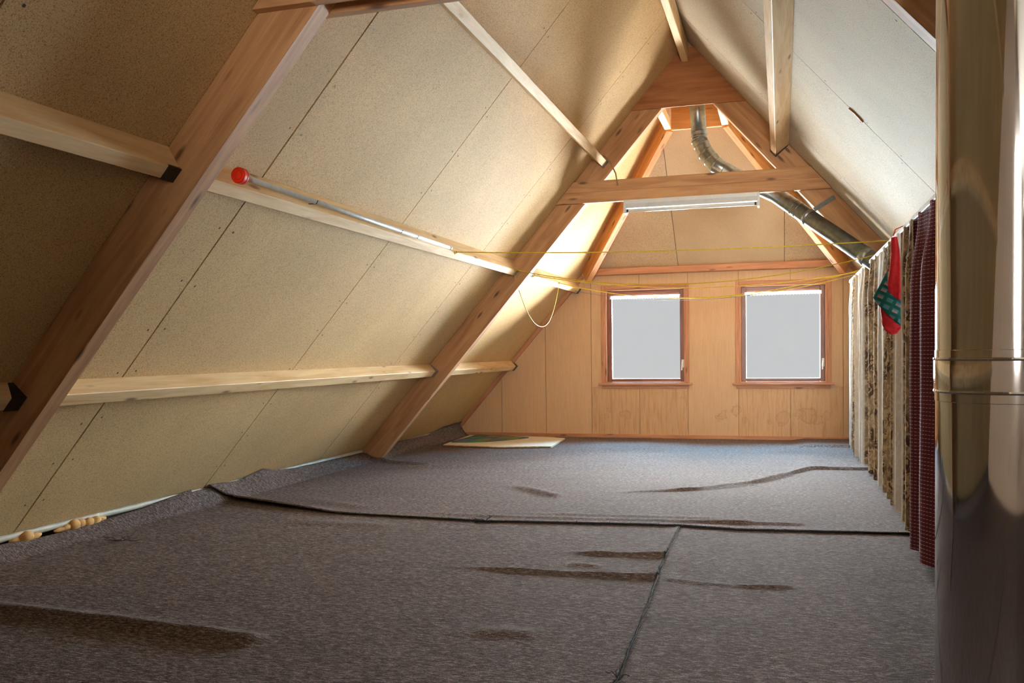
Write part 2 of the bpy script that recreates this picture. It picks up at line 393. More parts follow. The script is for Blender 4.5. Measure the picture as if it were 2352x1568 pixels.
# ---- far gable wall
WIN = [(-1.935, -1.02, .638, 1.712), (-.437, .477, .638, 1.710)]
wf = empty('wall_far', (CX, YW, 0)); props(wf, kind='structure')
WT = 1.90
JX = [-3.9, -3.184, -2.64, -2.095, -1.538, -.996, -.446, .1, .637, 1.18, 1.73, 2.45]
def gable_clip(p, top=WT):
    p = clip(p, -TT, 1, -TT*X0); p = clip(p, TT, 1, TT*XR); return clip(p, 0, 1, top)
g = .0026
for a, b in zip(JX[:-1], JX[1:]):
    w = [v for v in WIN if v[0] < b-.05 and v[1] > a+.05]
    if not w:
        P = gable_clip([(a+g, 0), (b-g, 0), (b-g, 4), (a+g, 4)])
        if len(P) > 2: prism_obj('wall_panel', P, YW, YW+.014, 'wall', wf)
    else:
        x0, x1, z0, z1 = w[0]
        lo = z0-.045
        prism_obj('wall_panel', [(a+g, 0), (b-g, 0), (b-g, lo-.002), (a+g, lo-.002)], YW, YW+.014, 'veneer', wf)
        if a < x0: P = [(a+g, lo), (x0, lo), (x0, z1), (b-g, z1), (b-g, WT), (a+g, WT)]
        else: P = [(b-g, lo), (b-g, WT), (a+g, WT), (a+g, z1), (x1, z1), (x1, lo)]
        prism_obj('wall_panel', P, YW, YW+.014, 'wall', wf)
# masonry leaf behind the boards, with the two window openings
def wall_leaf(name, parent, y0, y1, wins, top, mat):
    xs = [X0-.2] + [v for w in sorted(wins) for v in (w[0], w[1])] + [XR+.2]
    for i in range(len(xs)-1):
        a, b = xs[i], xs[i+1]
        if i % 2 == 0: rects = [(0, 4)]
        else: rects = [(0, sorted(wins)[i//2][2]), (sorted(wins)[i//2][3], 4)]
        for z0, z1 in rects:
            P = [(a, z0), (b, z0), (b, z1), (a, z1)]
            P = clip(P, -TT, 1, -TT*(X0-.03)); P = clip(P, TT, 1, TT*(XR+.03)); P = clip(P, 0, 1, top)
            if len(P) > 2: prism_obj(name, P, y0, y1, mat, parent)
wall_leaf('wall_core', wf, YW+.016, YW+.15, WIN, 2.02, 'cardbrown')
# baseboard, wall plate, sloping cover battens
bb = box_obj('baseboard_far', (X0+.10, YW-.016, 0), (XR-.1, YW, .052), 'trim', None, .003); props(bb, kind='structure')
for i, side in enumerate('LR'):
    t = slope_obj('trim_%d' % (i+1), side, .15, 2.50, .001, .045, YW-.03, YW, 'trim', None, .003); props(t, kind='structure')
wp = box_obj('wall_plate', (-2.15, 10.05, 1.866), (.684, YW+.01, 1.938), 'trim', None, .004)
props(wp, 'long red-brown timber plate above both windows, under the sloping gable boards', 'beam')

# ---- windows of the far gable
for wi, (x0, x1, z0, z1) in enumerate(WIN):
    w = empty('window_%d' % (wi+1), ((x0+x1)/2, YW, z0)); props(w, kind='structure')
    cw = .040
    box_obj('casing', (x0-cw, YW-.014, z0-.005), (x0, YW+.004, z1+cw), 'trim', w, .003)
    box_obj('casing', (x1, YW-.014, z0-.005), (x1+cw, YW+.004, z1+cw), 'trim', w, .003)
    box_obj('casing', (x0, YW-.014, z1), (x1, YW+.004, z1+cw), 'trim', w, .003)
    # reveal linings
    box_obj('lining', (x0, YW-.008, z0), (x0+.018, YW+.15, z1), 'trim', w)
    box_obj('lining', (x1-.018, YW-.008, z0), (x1, YW+.15, z1), 'trim', w)
    box_obj('lining', (x0+.018, YW-.008, z1-.018), (x1-.018, YW+.15, z1), 'trim', w)
    box_obj('lining', (x0+.018, YW-.008, z0), (x1-.018, YW+.15, z0+.012), 'trim', w)
    box_obj('window_sill', (x0-.075, YW-.045, z0-.024), (x1+.072, YW+.01, z0-.002), 'trim', w, .004)
    box_obj('apron', (x0-.035, YW-.010, z0-.066), (x1+.035, YW+.002, z0-.024), 'trim', w, .003)
    a, b, c, d = x0+.018, x1-.018, z0+.012, z1-.018; ys, ye = YW+.07, YW+.115
    fr = box_obj('sash_frame', (a, ys, c), (a+.052, ye, d), 'sash', w, .004)
    for lo, hi in (((b-.052, ys, c), (b, ye, d)), ((a+.052, ys, d-.062), (b-.052, ye, d)), ((a+.052, ys, c), (b-.052, ye, c+.035))):
        box_obj('sash_frame', lo, hi, 'sash', w, .004)
    box_obj('pane', (a+.048, ys+.02, c+.032), (b-.048, ys+.026, d-.058), 'glass', w)
    hx0 = b-.036
    hd = box_obj('handle_plate', (hx0, ys-.008, c+.16), (hx0+.028, ys+.002, c+.25), 'lampwhite', w, .003)
    tube_obj('handle', [(hx0+.014, ys-.006, c+.22), (hx0+.014, ys-.03, c+.22), (hx0+.012, ys-.034, c+.19), (hx0+.008, ys-.034, c+.13)], .0065, 'lampwhite', hd)
    # gathered lace strip under the top of the sash
    vs, fs = [], []; n = 120; xa, xb = (a+.025, b-.06) if wi == 0 else (a+.035, b-.035)
    for i in range(n+1):
        x = xa+(xb-xa)*i/n; ph = i*1.9
        for j in range(4):
            vs.append((x, ys-.012+.006*math.sin(ph)*(.4+.2*j), d-.060-.011*j-(.004*math.sin(ph*.7) if j == 3 else 0)))
    for i in range(n):
        for j in range(3): fs.append((i*4+j, (i+1)*4+j, (i+1)*4+j+1, i*4+j+1))
    lc = link('lace_valance', mesh('lace_valance', vs, fs, True), 'lace')
    props(lc, ['white lace strip along the top of the window beside the loose yellow line', 'white lace strip along the top of the window beside the curtain'][wi], 'lace')

# ---- rear gable wall behind the camera, with a window added for fill light
wr = empty('wall_rear', (CX, YN, 0)); props(wr, kind='structure')
wall_leaf('wall_core', wr, YN-.14, YN, [(-.10, .60, .9, 2.2)], 3.6, 'wall')
w3 = empty('window_3', (.25, YN, .9)); props(w3, kind='structure')
for lo, hi in (((-.10, YN-.1, .9), (-.05, YN-.04, 2.2)), ((.55, YN-.1, .9), (.60, YN-.04, 2.2)), ((-.05, YN-.1, .9), (.55, YN-.04, .95)), ((-.05, YN-.1, 2.15), (.55, YN-.04, 2.2))):
    box_obj('sash_frame', lo, hi, 'sash', w3, .004)
box_obj('pane', (-.05, YN-.075, .95), (.55, YN-.07, 2.15), 'glass', w3)

# ---- roof trusses
def truss(yf, yb, label, double):
    t = empty('roof_truss', (CX, (yf+yb)/2, 0)); props(t, label, 'roof truss', None)
    D = .192
    poly = [(0, .001), (SMAX, .001), (SMAX-D*ST/CT, D), (D*CT/ST, D)]
    for side in 'LR': slope_obj('rafter', side, 0, SMAX, 0, D, yf, yb, 'truss', t, 0.003, poly)
    def board(z0, z1, y0, y1):
        xl = lambda z: X0+z/TT+.004
        xc = CX; P = [(xl(z0)-xc, z0-z1), (2*CX-xl(z0)-xc, z0-z1), (2*CX-xl(z1)-xc, 0), (xl(z1)-xc, 0)]
        prism_obj('collar_board', P, -(y1-y0)/2, (y1-y0)/2, 'truss', t, Matrix.Translation((xc, (y0+y1)/2, z1)), .002)
    for (a, b) in ([(yf-.042, yf)] + ([(yb, yb+.042)] if double else [])):
        board(2.27, 2.360, a, b); board(2.3605, 2.453, a, b)
    P = gable_clip([(-3, 3.024), (2, 3.024), (2, 4), (-3, 4)], 3.5)
    prism_obj('gusset_plate', [(x-CX, z-3.2) for x, z in P], -.008, .008, 'ply', t, Matrix.Translation((CX, yf-.008, 3.2)), .001)
    return t
T1F, T1B, T2F, T2B = 2.965, 3.05, 7.61, 7.695
truss(T1F, T1B, 'wide timber roof truss with doubled collar boards and dark steel purlin shoes', True)
truss(T2F, T2B, 'orange timber roof truss whose collar board carries the fluorescent light', False)

# ---- ridge beam and purlins
def hanger(parent, side, s, w, depth, y, sgn, mat):
    """folded steel shoe around a purlin end: two triangular cheeks and a bottom plate"""
    F = FL if side == 'L' else FR
    bm = bmesh.new(); k = .0025; L = .075
    def lbox(a0, a1, b0, b1, c0, c1):
        vs = [bm.verts.new((a, b, c)) for a in (a0, a1) for b in (b0, b1) for c in (c0, c1)]
        for f in ((0, 1, 3, 2), (4, 6, 7, 5), (0, 4, 5, 1), (2, 3, 7, 6), (0, 2, 6, 4), (1, 5, 7, 3)): bm.faces.new([vs[i] for i in f])
    sl = -1 if side == 'L' else 1   # local y is mirrored on the left
    y0, y1 = sorted((0, sl*sgn*L))
    lbox(s-w/2-k, s+w/2+k, y0, y1, depth, depth+k)
    for e in (s-w/2-k, s+w/2):
        a = [bm.verts.new((e+q, yy, zz)) for q in (0, k) for yy, zz in ((0, .01), (0, depth+k), (sl*sgn*L, depth+k), (sl*sgn*L*.35, .01))]
        bm.faces.new(a[:4]); bm.faces.new(a[4:][::-1])
        for i in range(4): bm.faces.new((a[i], a[4+i], a[4+(i+1) % 4], a[(i+1) % 4]))
    for e in (s-w*.2, s+w*.25):
        for yy in (.02, .05):
            c = Vector((e, sl*sgn*yy, depth+k+.002)); vs = [bm.verts.new(c+Vector((math.cos(q*1.0472)*.004, math.sin(q*1.0472)*.004, 0))) for q in range(6)]; bm.faces.new(vs)
    link('joist_hanger', bm_mesh(bm, 'joist_hanger'), mat, parent, Matrix.Translation((0, y, 0)) @ F)
def purlin(side, s, w, depth, y0, y1, label, h0=None, h1=None, skew=0):
    o = slope_obj('purlin', side, s-w/2, s+w/2, .0005, depth, y0, y1, 'pine', None, .003)
    # re-orient grain along the run: rebuild the mesh with its length on local x
    L = y1-y0; F = FL if side == 'L' else FR
    X = Vector((0, 1, 0)); Z = Vector((ST if side == 'L' else -ST, 0, -CT)); Yv = Z.cross(X)
    c = (LP if side == 'L' else RP)(s, depth/2, (y0+y1)/2)
    mw = Matrix(((X.x, Yv.x, Z.x, c.x), (X.y, Yv.y, Z.y, c.y), (X.z, Yv.z, Z.z, c.z), (0, 0, 0, 1)))
    bm = bmesh.new(); prism(bm, [(-L/2, -depth/2), (L/2, -depth/2), (L/2, depth/2), (-L/2, depth/2)], -w/2, w/2, .003)
    if skew:
        for v in bm.verts:
            if v.co.z < 0 and v.co.y > 0: v.co.y += skew
    me = bm_mesh(bm, 'purlin'); me.materials.append(M['pine']); o.data = me; o.matrix_world = mw; PW[o.name] = mw
    props(o, label, 'beam', 'roof purlins')
    if h0: hanger(o, side, s, w, depth, y0, 1, h0)
    if h1: hanger(o, side, s, w, depth, y1, -1, h1)
    return o
PS = [(1.172, .068, .100), (2.347, .058, .104), (3.545, .06, .121)]
nm = ['low pine purlin on the left slope', 'mid-height pine purlin on the left slope', 'high pine purlin on the left slope']
bay = ['behind the doubled-collar truss', 'between the two trusses', 'between the lamp truss and the far gable']
LPUR = {}
for i, (s, w, dp) in enumerate(PS):
    for j, (a, b) in enumerate(((YN, T1F), (T1B, T2F), (T2B, YW-.001))):
        if j == 2 and i == 2: continue
        extra = ', carrying the grey pole' if (i == 1 and j == 1) else ''
        LPUR[i, j] = purlin('L', s, w, dp, a+.001, b-.001, nm[i]+', '+bay[j]+extra, ['steel', 'steel', None][j], ['blacksteel', 'steel', 'blacksteel'][j], .034 if i == 1 else 0)
nr = ['low pine purlin on the right slope', 'pine purlin behind the curtain rail', 'thick knotty pine purlin high on the right slope']
for i, (s, w, dp) in enumerate([(1.172, .068, .100), (2.347, .058, .104), (3.546, .06, .137)]):
    for j, (a, b) in enumerate(((YN, T1F), (T1B, T2F), (T2B, YW-.001))):
        if j == 2 and i == 2: continue
        purlin('R', s, w, dp, a+.001, b-.001, nr[i]+', '+bay[j], 'steel', 'blacksteel')
for a, b, lb in ((YN, T1F-.02, 'pine ridge beam at the roof apex towards the rear gable'), (T1B, T2F-.017, 'pine ridge beam at the roof apex between the two trusses')):
    o = box_obj('ridge_beam', (CX-.045, a, 3.384), (CX+.008, b, 3.535), 'pine', None, .003); props(o, lb, 'beam')

# ---- hip framing beyond the lamp truss
bis = (Vector((ST, 0, -CT))+hn).normalized()
def hipbeam(sx, label):
    def pt(z, off):
        x = X0+z/TT; y = HY-HK*(z-HZ); p = Vector((x, y, z-off))
        return Vector((p.x if sx < 0 else 2*CX-p.x, p.y, p.z))
    b2 = Vector((bis.x if sx < 0 else -bis.x, bis.y, bis.z))
    o = beam_obj('hip_rafter', pt(1.98, .125), pt(3.24, .125), .07, .17, (0, 0, 1), 'hip'); props(o, label, 'beam', 'hip rafters')
hipbeam(-1, 'sloping orange hip rafter on the left, rising from the plate above the windows')
hipbeam(1, 'sloping orange hip rafter partly behind the round metal duct')
o = box_obj('hip_header', (-.965, 8.44, 3.040), (-.51, 8.48, 3.36), 'hip', None, .003); props(o, 'short orange cross board at the top of the hip rafters behind the duct', 'beam')
for xx, lb in ((-1.025, 'short pale trimmer between lamp truss and cross board, on the loose cable side'), (-.51, 'short pale trimmer between lamp truss and cross board, on the duct side')):
    o = box_obj('trimmer', (xx, T2B, 3.045), (xx+.06, 8.44, 3.13), 'pine', None, .003); props(o, lb, 'beam')

# ---- fluorescent batten light under the collar
lt = empty('fluorescent_light', (-.705, 7.59, 2.27)); props(lt, 'white fluorescent batten lamp, switched off, fixed under the collar board', 'lamp')
lx0, lx1 = -1.262, -.165
bm = bmesh.new(); prism(bm, [(7.545, 2.272), (7.64, 2.272), (7.64, 2.245), (7.615, 2.205), (7.57, 2.205), (7.545, 2.24)], 0, lx1-lx0, .002)
link('housing', bm_mesh(bm, 'housing'), 'lampwhite', lt, Matrix(((0, 1, 0, lx0), (1, 0, 0, 0), (0, 0, 1, 0), (0, 0, 0, 1))))
for a, b in ((lx0-.004, lx0+.014), (lx1-.014, lx1+.004)): box_obj('end_cap', (a, 7.540, 2.158), (b, 7.645, 2.272), 'lampwhite', lt, .004)
ft = tube_obj('tube', [(lx0+.012, 7.575, 2.183), (lx1-.012, 7.575, 2.183)], .0135, 'tube', lt, 16)
for x in (lx0+.02, lx1-.035): tube_obj('tube_cap', [(x, 7.575, 2.183), (x+.015, 7.575, 2.183)], .0145, 'blacksteel', ft, 12)

# ---- round sheet-metal duct
DP = [Vector(p) for p in ((-.690, 7.93, 3.40), (-.682, 7.92, 3.09), (-.664, 7.92, 2.80), (-.612, 7.905, 2.69), (-.53, 7.88, 2.58), (-.385, 7.835, 2.475), (-.032, 7.755, 2.272), (.204, 7.60, 2.062), (.652, 7.36, 1.682), (.95, 7.19, 1.43))]
dr = .066
dc = empty('ventilation_duct', DP[0]); props(dc, 'round galvanised duct coming down from the ridge behind the collar to the curtain rail', 'duct')
tube_obj('upper_pipe', [DP[0], DP[1], DP[2]], dr, 'duct', dc, 32)
tube_obj('elbow', [DP[2]+Vector((0, 0, .02)), DP[2], DP[3], DP[4], DP[5]], dr+.0015, 'duct', dc, 32)
tube_obj('lower_pipe', [DP[5]+(DP[5]-DP[6]).normalized()*.02, DP[5], DP[6], DP[7], DP[8], DP[9]], dr, 'duct', dc, 32)
def ring(a, b, t, width, extra, name, mat):
    d = (b-a).normalized(); p = a.lerp(b, t); return tube_obj(name, [p-d*width/2, p+d*width/2], dr+extra, mat, dc, 32)
for a, b, t, w_ in ((2, 3, -.1, .012), (2, 3, .35, .008), (3, 4, .0, .012), (3, 4, .55, .008), (4, 5, .05, .012), (4, 5, .6, .008), (1, 2, .75, .008), (1, 2, .88, .008), (6, 7, .62, .006), (6, 7, .75, .006)):
    ring(DP[a], DP[b], t, w_, .004, 'seam_ring', 'duct')
st_ = ring(DP[7], DP[8], .02, .032, .004, 'strap', 'steel'); ring(DP[7], DP[8], .93, .05, .005, 'strap', 'steel')
sp = DP[7].lerp(DP[8], .02)
beam_obj('strap_tail', sp+Vector((.045, -.035, .052)), (.415, T2F-.004, 2.205), .035, .004, (0, -1, 0), 'steel', st_, 0)

# ---- cable dangling by the collar
tube_obj('cable', [(-1.435, 7.56, 2.66), (-1.40, 7.555, 2.63), (-1.365, 7.555, 2.575), (-1.33, 7.556, 2.50), (-1.315, 7.56, 2.40)], .006, 'cardbrown')
props(bpy.data.objects['cable'], 'short brown cable bent from the high purlin end down to the collar board', 'cable')

# ---- carpets
def lerp_tab(tab, v):
    if v <= tab[0][0]: return tab[0][1]
    for (a, fa), (b, fb) in zip(tab[:-1], tab[1:]):
        if v <= b: t = (v-a)/(b-a); return fa+(fb-fa)*t
    return tab[-1][1]
EDGE = [(-3.76, 5.20), (-3.62, 5.33), (-3.32, 5.215), (-2.70, 5.02), (-1.99, 4.99), (-1.68, 4.97), (-.944, 5.055), (-.553, 5.085), (-.217, 5.045), (.642, 5.136), (2.4, 5.2)]
SEAM = [(-3, -.46), (2.66, -.475), (2.88, -.485), (3.22, -.492), (3.88, -.522), (4.30, -.54), (5.08, -.547), (6, -.55)]
TOP = [(-3, .10), (3.53, .075), (3.8, .060), (4.12, .066), (4.58, .080), (5.0, .122), (5.24, .13), (5.57, .106), (5.75, .14), (5.83, .16), (5.95, .14), (6.03, .125), (6.39, .098), (7.6, .085), (8.3, .118), (9.23, .108), (9.57, .168), (10.2, .185)]
FOLDS = [  # polyline, height, half width, which carpet
    ([(-1.00, 4.309), (-.75, 4.315), (-.53, 4.341)], .022, .030, 'nl'), ([(-1.45, 3.90), (-1.0, 3.885), (-.51, 3.917)], .020, .028, 'nl'),
    ([(-.95, 4.07), (-.83, 4.06)], .012, .03, 'nl'),
    ([(-.53, 3.917), (-.35, 3.87), (-.25, 3.862)], .007, .022, 'nr'), ([(-.24, 3.862), (-.167, 3.855), (.02, 3.884)], .012, .024, 'nr'), ([(-.19, 3.88), (-.20, 4.25)], .004, .03, 'nr'),
    ([(-1.07, 2.995), (-.87, 3.012)], .016, .05, 'nl'),
    ([(-3.55, 2.84), (-2.976, 2.80), (-2.316, 2.755), (-1.80, 2.71)], .034, .055, 'nl'),
    ([(-1.90, 6.33), (-1.72, 6.17), (-1.50, 5.96)], .028, .06, 'f'),
    ([(-3.8, 7.80), (-3.45, 7.52), (-3.0, 7.33)], .035, .07, 'f'), ([(-3.3, 7.1), (-2.7, 7.35)], .018, .07, 'f'),
    ([(-2.4, 5.13), (-1.6, 5.12), (-.2, 5.25)], .013, .035, 'f'), ([(-1.6, 5.26), (-.4, 5.36)], .010, .035, 'f'), ([(-.55, 5.19), (.10, 5.265)], .016, .022, 'f'),
    ([(-3.2, 5.5), (-2.6, 5.25)], .012, .06, 'f'), ([(-2.9, 4.75), (-2.2, 4.72)], .012, .08, 'nl'), ([(-1.1, 6.19), (-.577, 6.43), (-.139, 6.91), (.05, 7.3)], .024, .022, 'f'),
    ([(-.577, 6.38), (-.2, 6.75)], .012, .02, 'f')]
STEP = [(-1.2, 6.15), (-.577, 6.449), (-.139, 6.929), (.241, 7.732), (.709, 7.743), (2.4, 7.76)]
STEP2 = [(.10, 9.25), (.233, 9.451), (.5, 9.50), (1.2, 9.52)]
def seg_d(p, a, b):
    ax, ay = a; bx, by = b; dx, dy = bx-ax, by-ay; L = dx*dx+dy*dy
    t = max(0, min(1, ((p[0]-ax)*dx+(p[1]-ay)*dy)/L)); return math.hypot(p[0]-ax-t*dx, p[1]-ay-t*dy)
def fold_h(x, y, which):
    h = 0
    for pl, a, w, k in FOLDS:
        if k != which: continue
        xs = [p[0] for p in pl]; ys = [p[1] for p in pl]; m = 3*w
        if x < min(xs)-m or x > max(xs)+m or y < min(ys)-m or y > max(ys)+m: continue
        d = min(seg_d((x, y), p, q) for p, q in zip(pl[:-1], pl[1:]))
        L = math.hypot(pl[-1][0]-pl[0][0], pl[-1][1]-pl[0][1])
        e0 = math.hypot(x-pl[0][0], y-pl[0][1])/L; tap = min(1, e0*3+.15)
        a *= .75; wob = 1+.35*noise.noise((x*6, y*6, a*50))
        h += a*tap*wob*math.exp(-(d/w)**2)
    return h
def step_h(x, y):
    h = 0
    if x > -1.2:
        dy = y-lerp_tab(STEP, x)
        k = min(1, (x+1.2)/1.4)*.020*(1.25 if .1 < x < .35 else 1)
        if dy > 0: h += k*math.exp(-dy/.55)
    if x > .1:
        dy = y-lerp_tab(STEP2, x)
        if dy > 0: h += .022*min(1, (x-.1)/.15)
    return h
def sm(t): t = max(0, min(1, t)); return t*t*(3-2*t)
def carpet(name, which, us, rows, label):
    """us: list of floor x values or ('c',t) climbing columns; rows(x)->list of y"""
    vs, fs = [], []; nr_ = None
    for u in us:
        climb = isinstance(u, tuple); xf = -3.60 if climb else u
        ys = rows(xf if not climb else -3.60-.15*u[1]); nr_ = len(ys)
        for y in ys:
            x = xf; base = .005 if which != 'f' else .011
            if which == 'f': e = lerp_tab(EDGE, xf); lip = sm((-2.45-xf)/.9); base += .006*math.exp(-(y-e)/.08)+.026*lip*math.exp(-((y-e-.03)/.05)**2)
            z = base+fold_h(x, y, which)+(step_h(x, y) if which == 'f' else 0)
            z += .0035*(noise.noise((x*1.7, y*1.7, 3))+1)*.5+.0012*(noise.noise((x*7, y*7, 1))+1)
            if climb:
                t = u[1]; top = lerp_tab(TOP, y)+.006*noise.noise((y*5, 0, 7))
                zz = z*(1-t)+top*sm(t*.9+.05*t) ; xr = X0+zz/TT+.014
                x = max(-3.60-.15*t, xr); z = max(zz, z*(1-t))
                if which == 'f': z += .008*(1-t)
            vs.append((x, y, z))
    for i in range(len(us)-1):
        for j in range(nr_-1): fs.append((i*nr_+j, (i+1)*nr_+j, (i+1)*nr_+j+1, i*nr_+j+1))
    o = link(name, mesh(name, vs, fs, True), 'carpet'); props(o, label, 'carpet', 'loose carpet pieces')
    md = o.modifiers.new('thickness', 'SOLIDIFY'); md.thickness = .004; md.offset = -1
    return o
def frange(a, b, st):
    n = max(1, int(round((b-a)/st))); return [a+(b-a)*i/n for i in range(n+1)]
climb = [('c', t) for t in (1, .9, .8, .7, .6, .5, .4, .3, .2, .1)]
fu = climb+frange(-3.60, .75, .02)+frange(.8, 2.15, .09)
def frows(x): e = lerp_tab(EDGE, x); return [e+(10.155-e)*((i/210)) for i in range(211)]
c_f = carpet('carpet', 'f', fu, frows, 'brown-grey carpet piece under the windows, overlapping the others with a frayed edge')
# seam columns follow the seam line: parametrise near pieces by fraction of the width
def near_rows(x): return frange(YN+.05, 1.9, .16)[:-1]+frange(1.9, 5.42, .016)
def near_carpet(which, label):
    vs, fs = [], []; rows = near_rows(0)
    if which == 'nl': cols = climb+[('f', t) for t in frange(0, 1, 1/150)]
    else: cols = [('f', t) for t in frange(0, 1, 1/62)]+[('f', 1+t) for t in frange(.1, 1, .1)]
    for u in cols:
        for y in rows:
            sx_ = lerp_tab(SEAM, y)+.006*noise.noise((y*9, 4, 0))
            if u[0] == 'c': x, t = -3.60, u[1]
            else:
                t = 0
                if which == 'nl': x = -3.60+(sx_-.004+3.60)*u[1]
                elif u[1] <= 1: x = sx_+.006+(.75-sx_)*u[1]
                else: x = .756+1.4*(u[1]-1)
            z = .005+fold_h(x, y, which)+.0035*(noise.noise((x*1.7, y*1.7, 3))+1)*.5+.0012*(noise.noise((x*7, y*7, 1))+1)
            if which == 'nl' and u[0] == 'f': z += .007*math.exp(-(sx_-x)/.03)
            if u[0] == 'c':
                top = lerp_tab(TOP, y)-.02*(y > 5.05)+.006*noise.noise((y*5, 0, 7)); zz = z*(1-t)+top*sm(.95*t)
                x = max(-3.60-.15*t, X0+zz/TT+.014); z = zz
            vs.append((x, y, z))
    n = len(rows)
    for i in range(len(cols)-1):
        for j in range(n-1): fs.append((i*n+j, (i+1)*n+j, (i+1)*n+j+1, i*n+j+1))
    o = link('carpet', mesh('carpet', vs, fs, True), 'carpet'); props(o, label, 'carpet', 'loose carpet pieces')
    md = o.modifiers.new('thickness', 'SOLIDIFY'); md.thickness = .004; md.offset = -1
    return o
c_l = near_carpet('nl', 'rumpled brown-grey carpet piece reaching from the left eaves to the lengthwise seam')
c_r = near_carpet('nr', 'flatter brown-grey carpet piece between the lengthwise seam and the steel flue')
# frayed edges
def fray(parent, pts, rad, density, ln):
    tube_obj('edge_binding', pts, [rad*(1+.4*noise.noise((i*.7, 0, 0))) for i in range(len(pts))], 'fray', parent, 6)
    vs, fs = [], []
    for a, b in zip(pts[:-1], pts[1:]):
        a, b = Vector(a), Vector(b); k = max(1, int((b-a).length*density))
        for _ in range(k):
            p = a.lerp(b, random.random()); q = Vector((random.uniform(-1, 1), random.uniform(-1.4, .3), random.uniform(-.1, .7))).normalized()*ln*random.uniform(.4, 1.3)
            e = p+q; e.z = max(e.z, .006); s_ = Vector((-q.y, q.x, 0)).normalized()*.0012
            i = len(vs); vs += [p-s_, p+s_, e+s_*.5, e-s_*.5]; fs.append((i, i+1, i+2, i+3))
    o = link('frayed_threads', mesh('frayed_threads', vs, fs), 'fray', parent); props(o, kind='stuff')
pts = []
for x in frange(-2.62, .75, .02): e = lerp_tab(EDGE, x); pts.append((x, e-.002, .015+fold_h(x, e, 'f')+.002*noise.noise((x*20, 0, 0))))
fray(c_f, pts, .0038, 330, .014)
pts = []
for y in frange(1.6, 5.06, .02): sx_ = lerp_tab(SEAM, y)+.006*noise.noise((y*9, 4, 0)); pts.append((sx_+.001, y, .012+fold_h(sx_, y, 'nl')))
fray(c_l, pts, .0032, 260, .012)
def tuft(parent, c, n, r):
    for _ in range(n):
        a = random.uniform(0, 6.28); p = [Vector(c)]
        for k in range(5):
            a += random.uniform(-1, 1); p.append(p[-1]+Vector((math.cos(a)*r*.3, math.sin(a)*r*.3, random.uniform(-.008, .012))))
            p[-1].z = max(p[-1].z, .008)
        tube_obj('loose_thread', p, .0014, 'fray', parent, 4)
tuft(c_f, (-1.66, 4.955, .02), 7, .07); tuft(c_l, (-3.42, 4.02, .012), 6, .07); tuft(c_l, (-.476, 2.66, .012), 5, .03)

# ---- film strip and foam in the gap below the left slope
st = []
bm = bmesh.new()
N = 120
for i in range(N+1):
    y = 2.4+(10.1-2.4)*i/N; wv = .004*noise.noise((y*3, 1, 0))+.003*noise.noise((y*11, 1, 0))
    for (x, z) in ((-3.800, .118), (-3.752+wv, .110+wv*.4), (-3.748+wv, .088+wv), (-3.772+wv*.5, .074)): bm.verts.new((x, y, z))
bm.verts.ensure_lookup_table()
for i in range(N):
    for j in range(3): bm.faces.new([bm.verts[k] for k in (i*4+j, (i+1)*4+j, (i+1)*4+j+1, i*4+j+1)])
o = link('plastic_film', bm_mesh(bm, 'plastic_film', True), 'plastic'); props(o, 'crumpled off-white plastic film strip along the foot of the left slope', 'film')
box = box_obj('sole_plate', (X0-.05, YN, 0), (-3.79, YW, .085), 'deck'); props(box, 'dark timber sole plate in the gap under the left roof slope', 'beam')
def foam(y0, y1, n, label):
    bm = bmesh.new()
    for i in range(n):
        t = (i+.5)/n; y = y0+(y1-y0)*t; r = (.016+.008*random.random())*(.6+.9*math.sin(math.pi*t))
        m_ = Matrix.Translation((-3.752+random.uniform(-.006, .006), y, .070+.2*r)) @ Matrix.Diagonal((.9, (y1-y0)/n*.95/r if r else 1, 1.0, 1)) @ Matrix.Scale(r, 4)
        bmesh.ops.create_icosphere(bm, subdivisions=2, radius=1, matrix=m_)
    for v in bm.verts: v.co += v.normal*.003*noise.noise(v.co*60)
    o = link('expanding_foam', bm_mesh(bm, 'expanding_foam', True), 'foam'); props(o, label, 'foam')
foam(3.90, 4.26, 7, 'long lumpy bead of yellow expanding foam under the left slope')
foam(3.62, 3.78, 3, 'short flat dab of yellow expanding foam under the left slope')

# ---- cardboard and stained glass on the floor
CBZ = .030
P = [(-3.44, 8.90), (-3.1, 8.84), (-2.77, 8.80), (-2.26, 8.95), (-2.33, 9.80), (-2.56, 9.90), (-3.0, 9.98), (-3.53, 10.00)]
bm = bmesh.new(); vs = [bm.verts.new((x+.006*random.uniform(-1, 1), y, .018)) for x, y in P]; up_ = [bm.verts.new((v.co.x, v.co.y, .034)) for v in vs]
bm.faces.new(vs[::-1]); bm.faces.new(up_)
for i in range(len(vs)): k = (i+1) % len(vs); bm.faces.new((vs[i], vs[k], up_[k], up_[i]))
cb = link('cardboard_sheet', bm_mesh(bm, 'cardboard_sheet'), 'card'); props(cb, 'large white cardboard sheet lying on the carpet near the left eaves', 'cardboard')
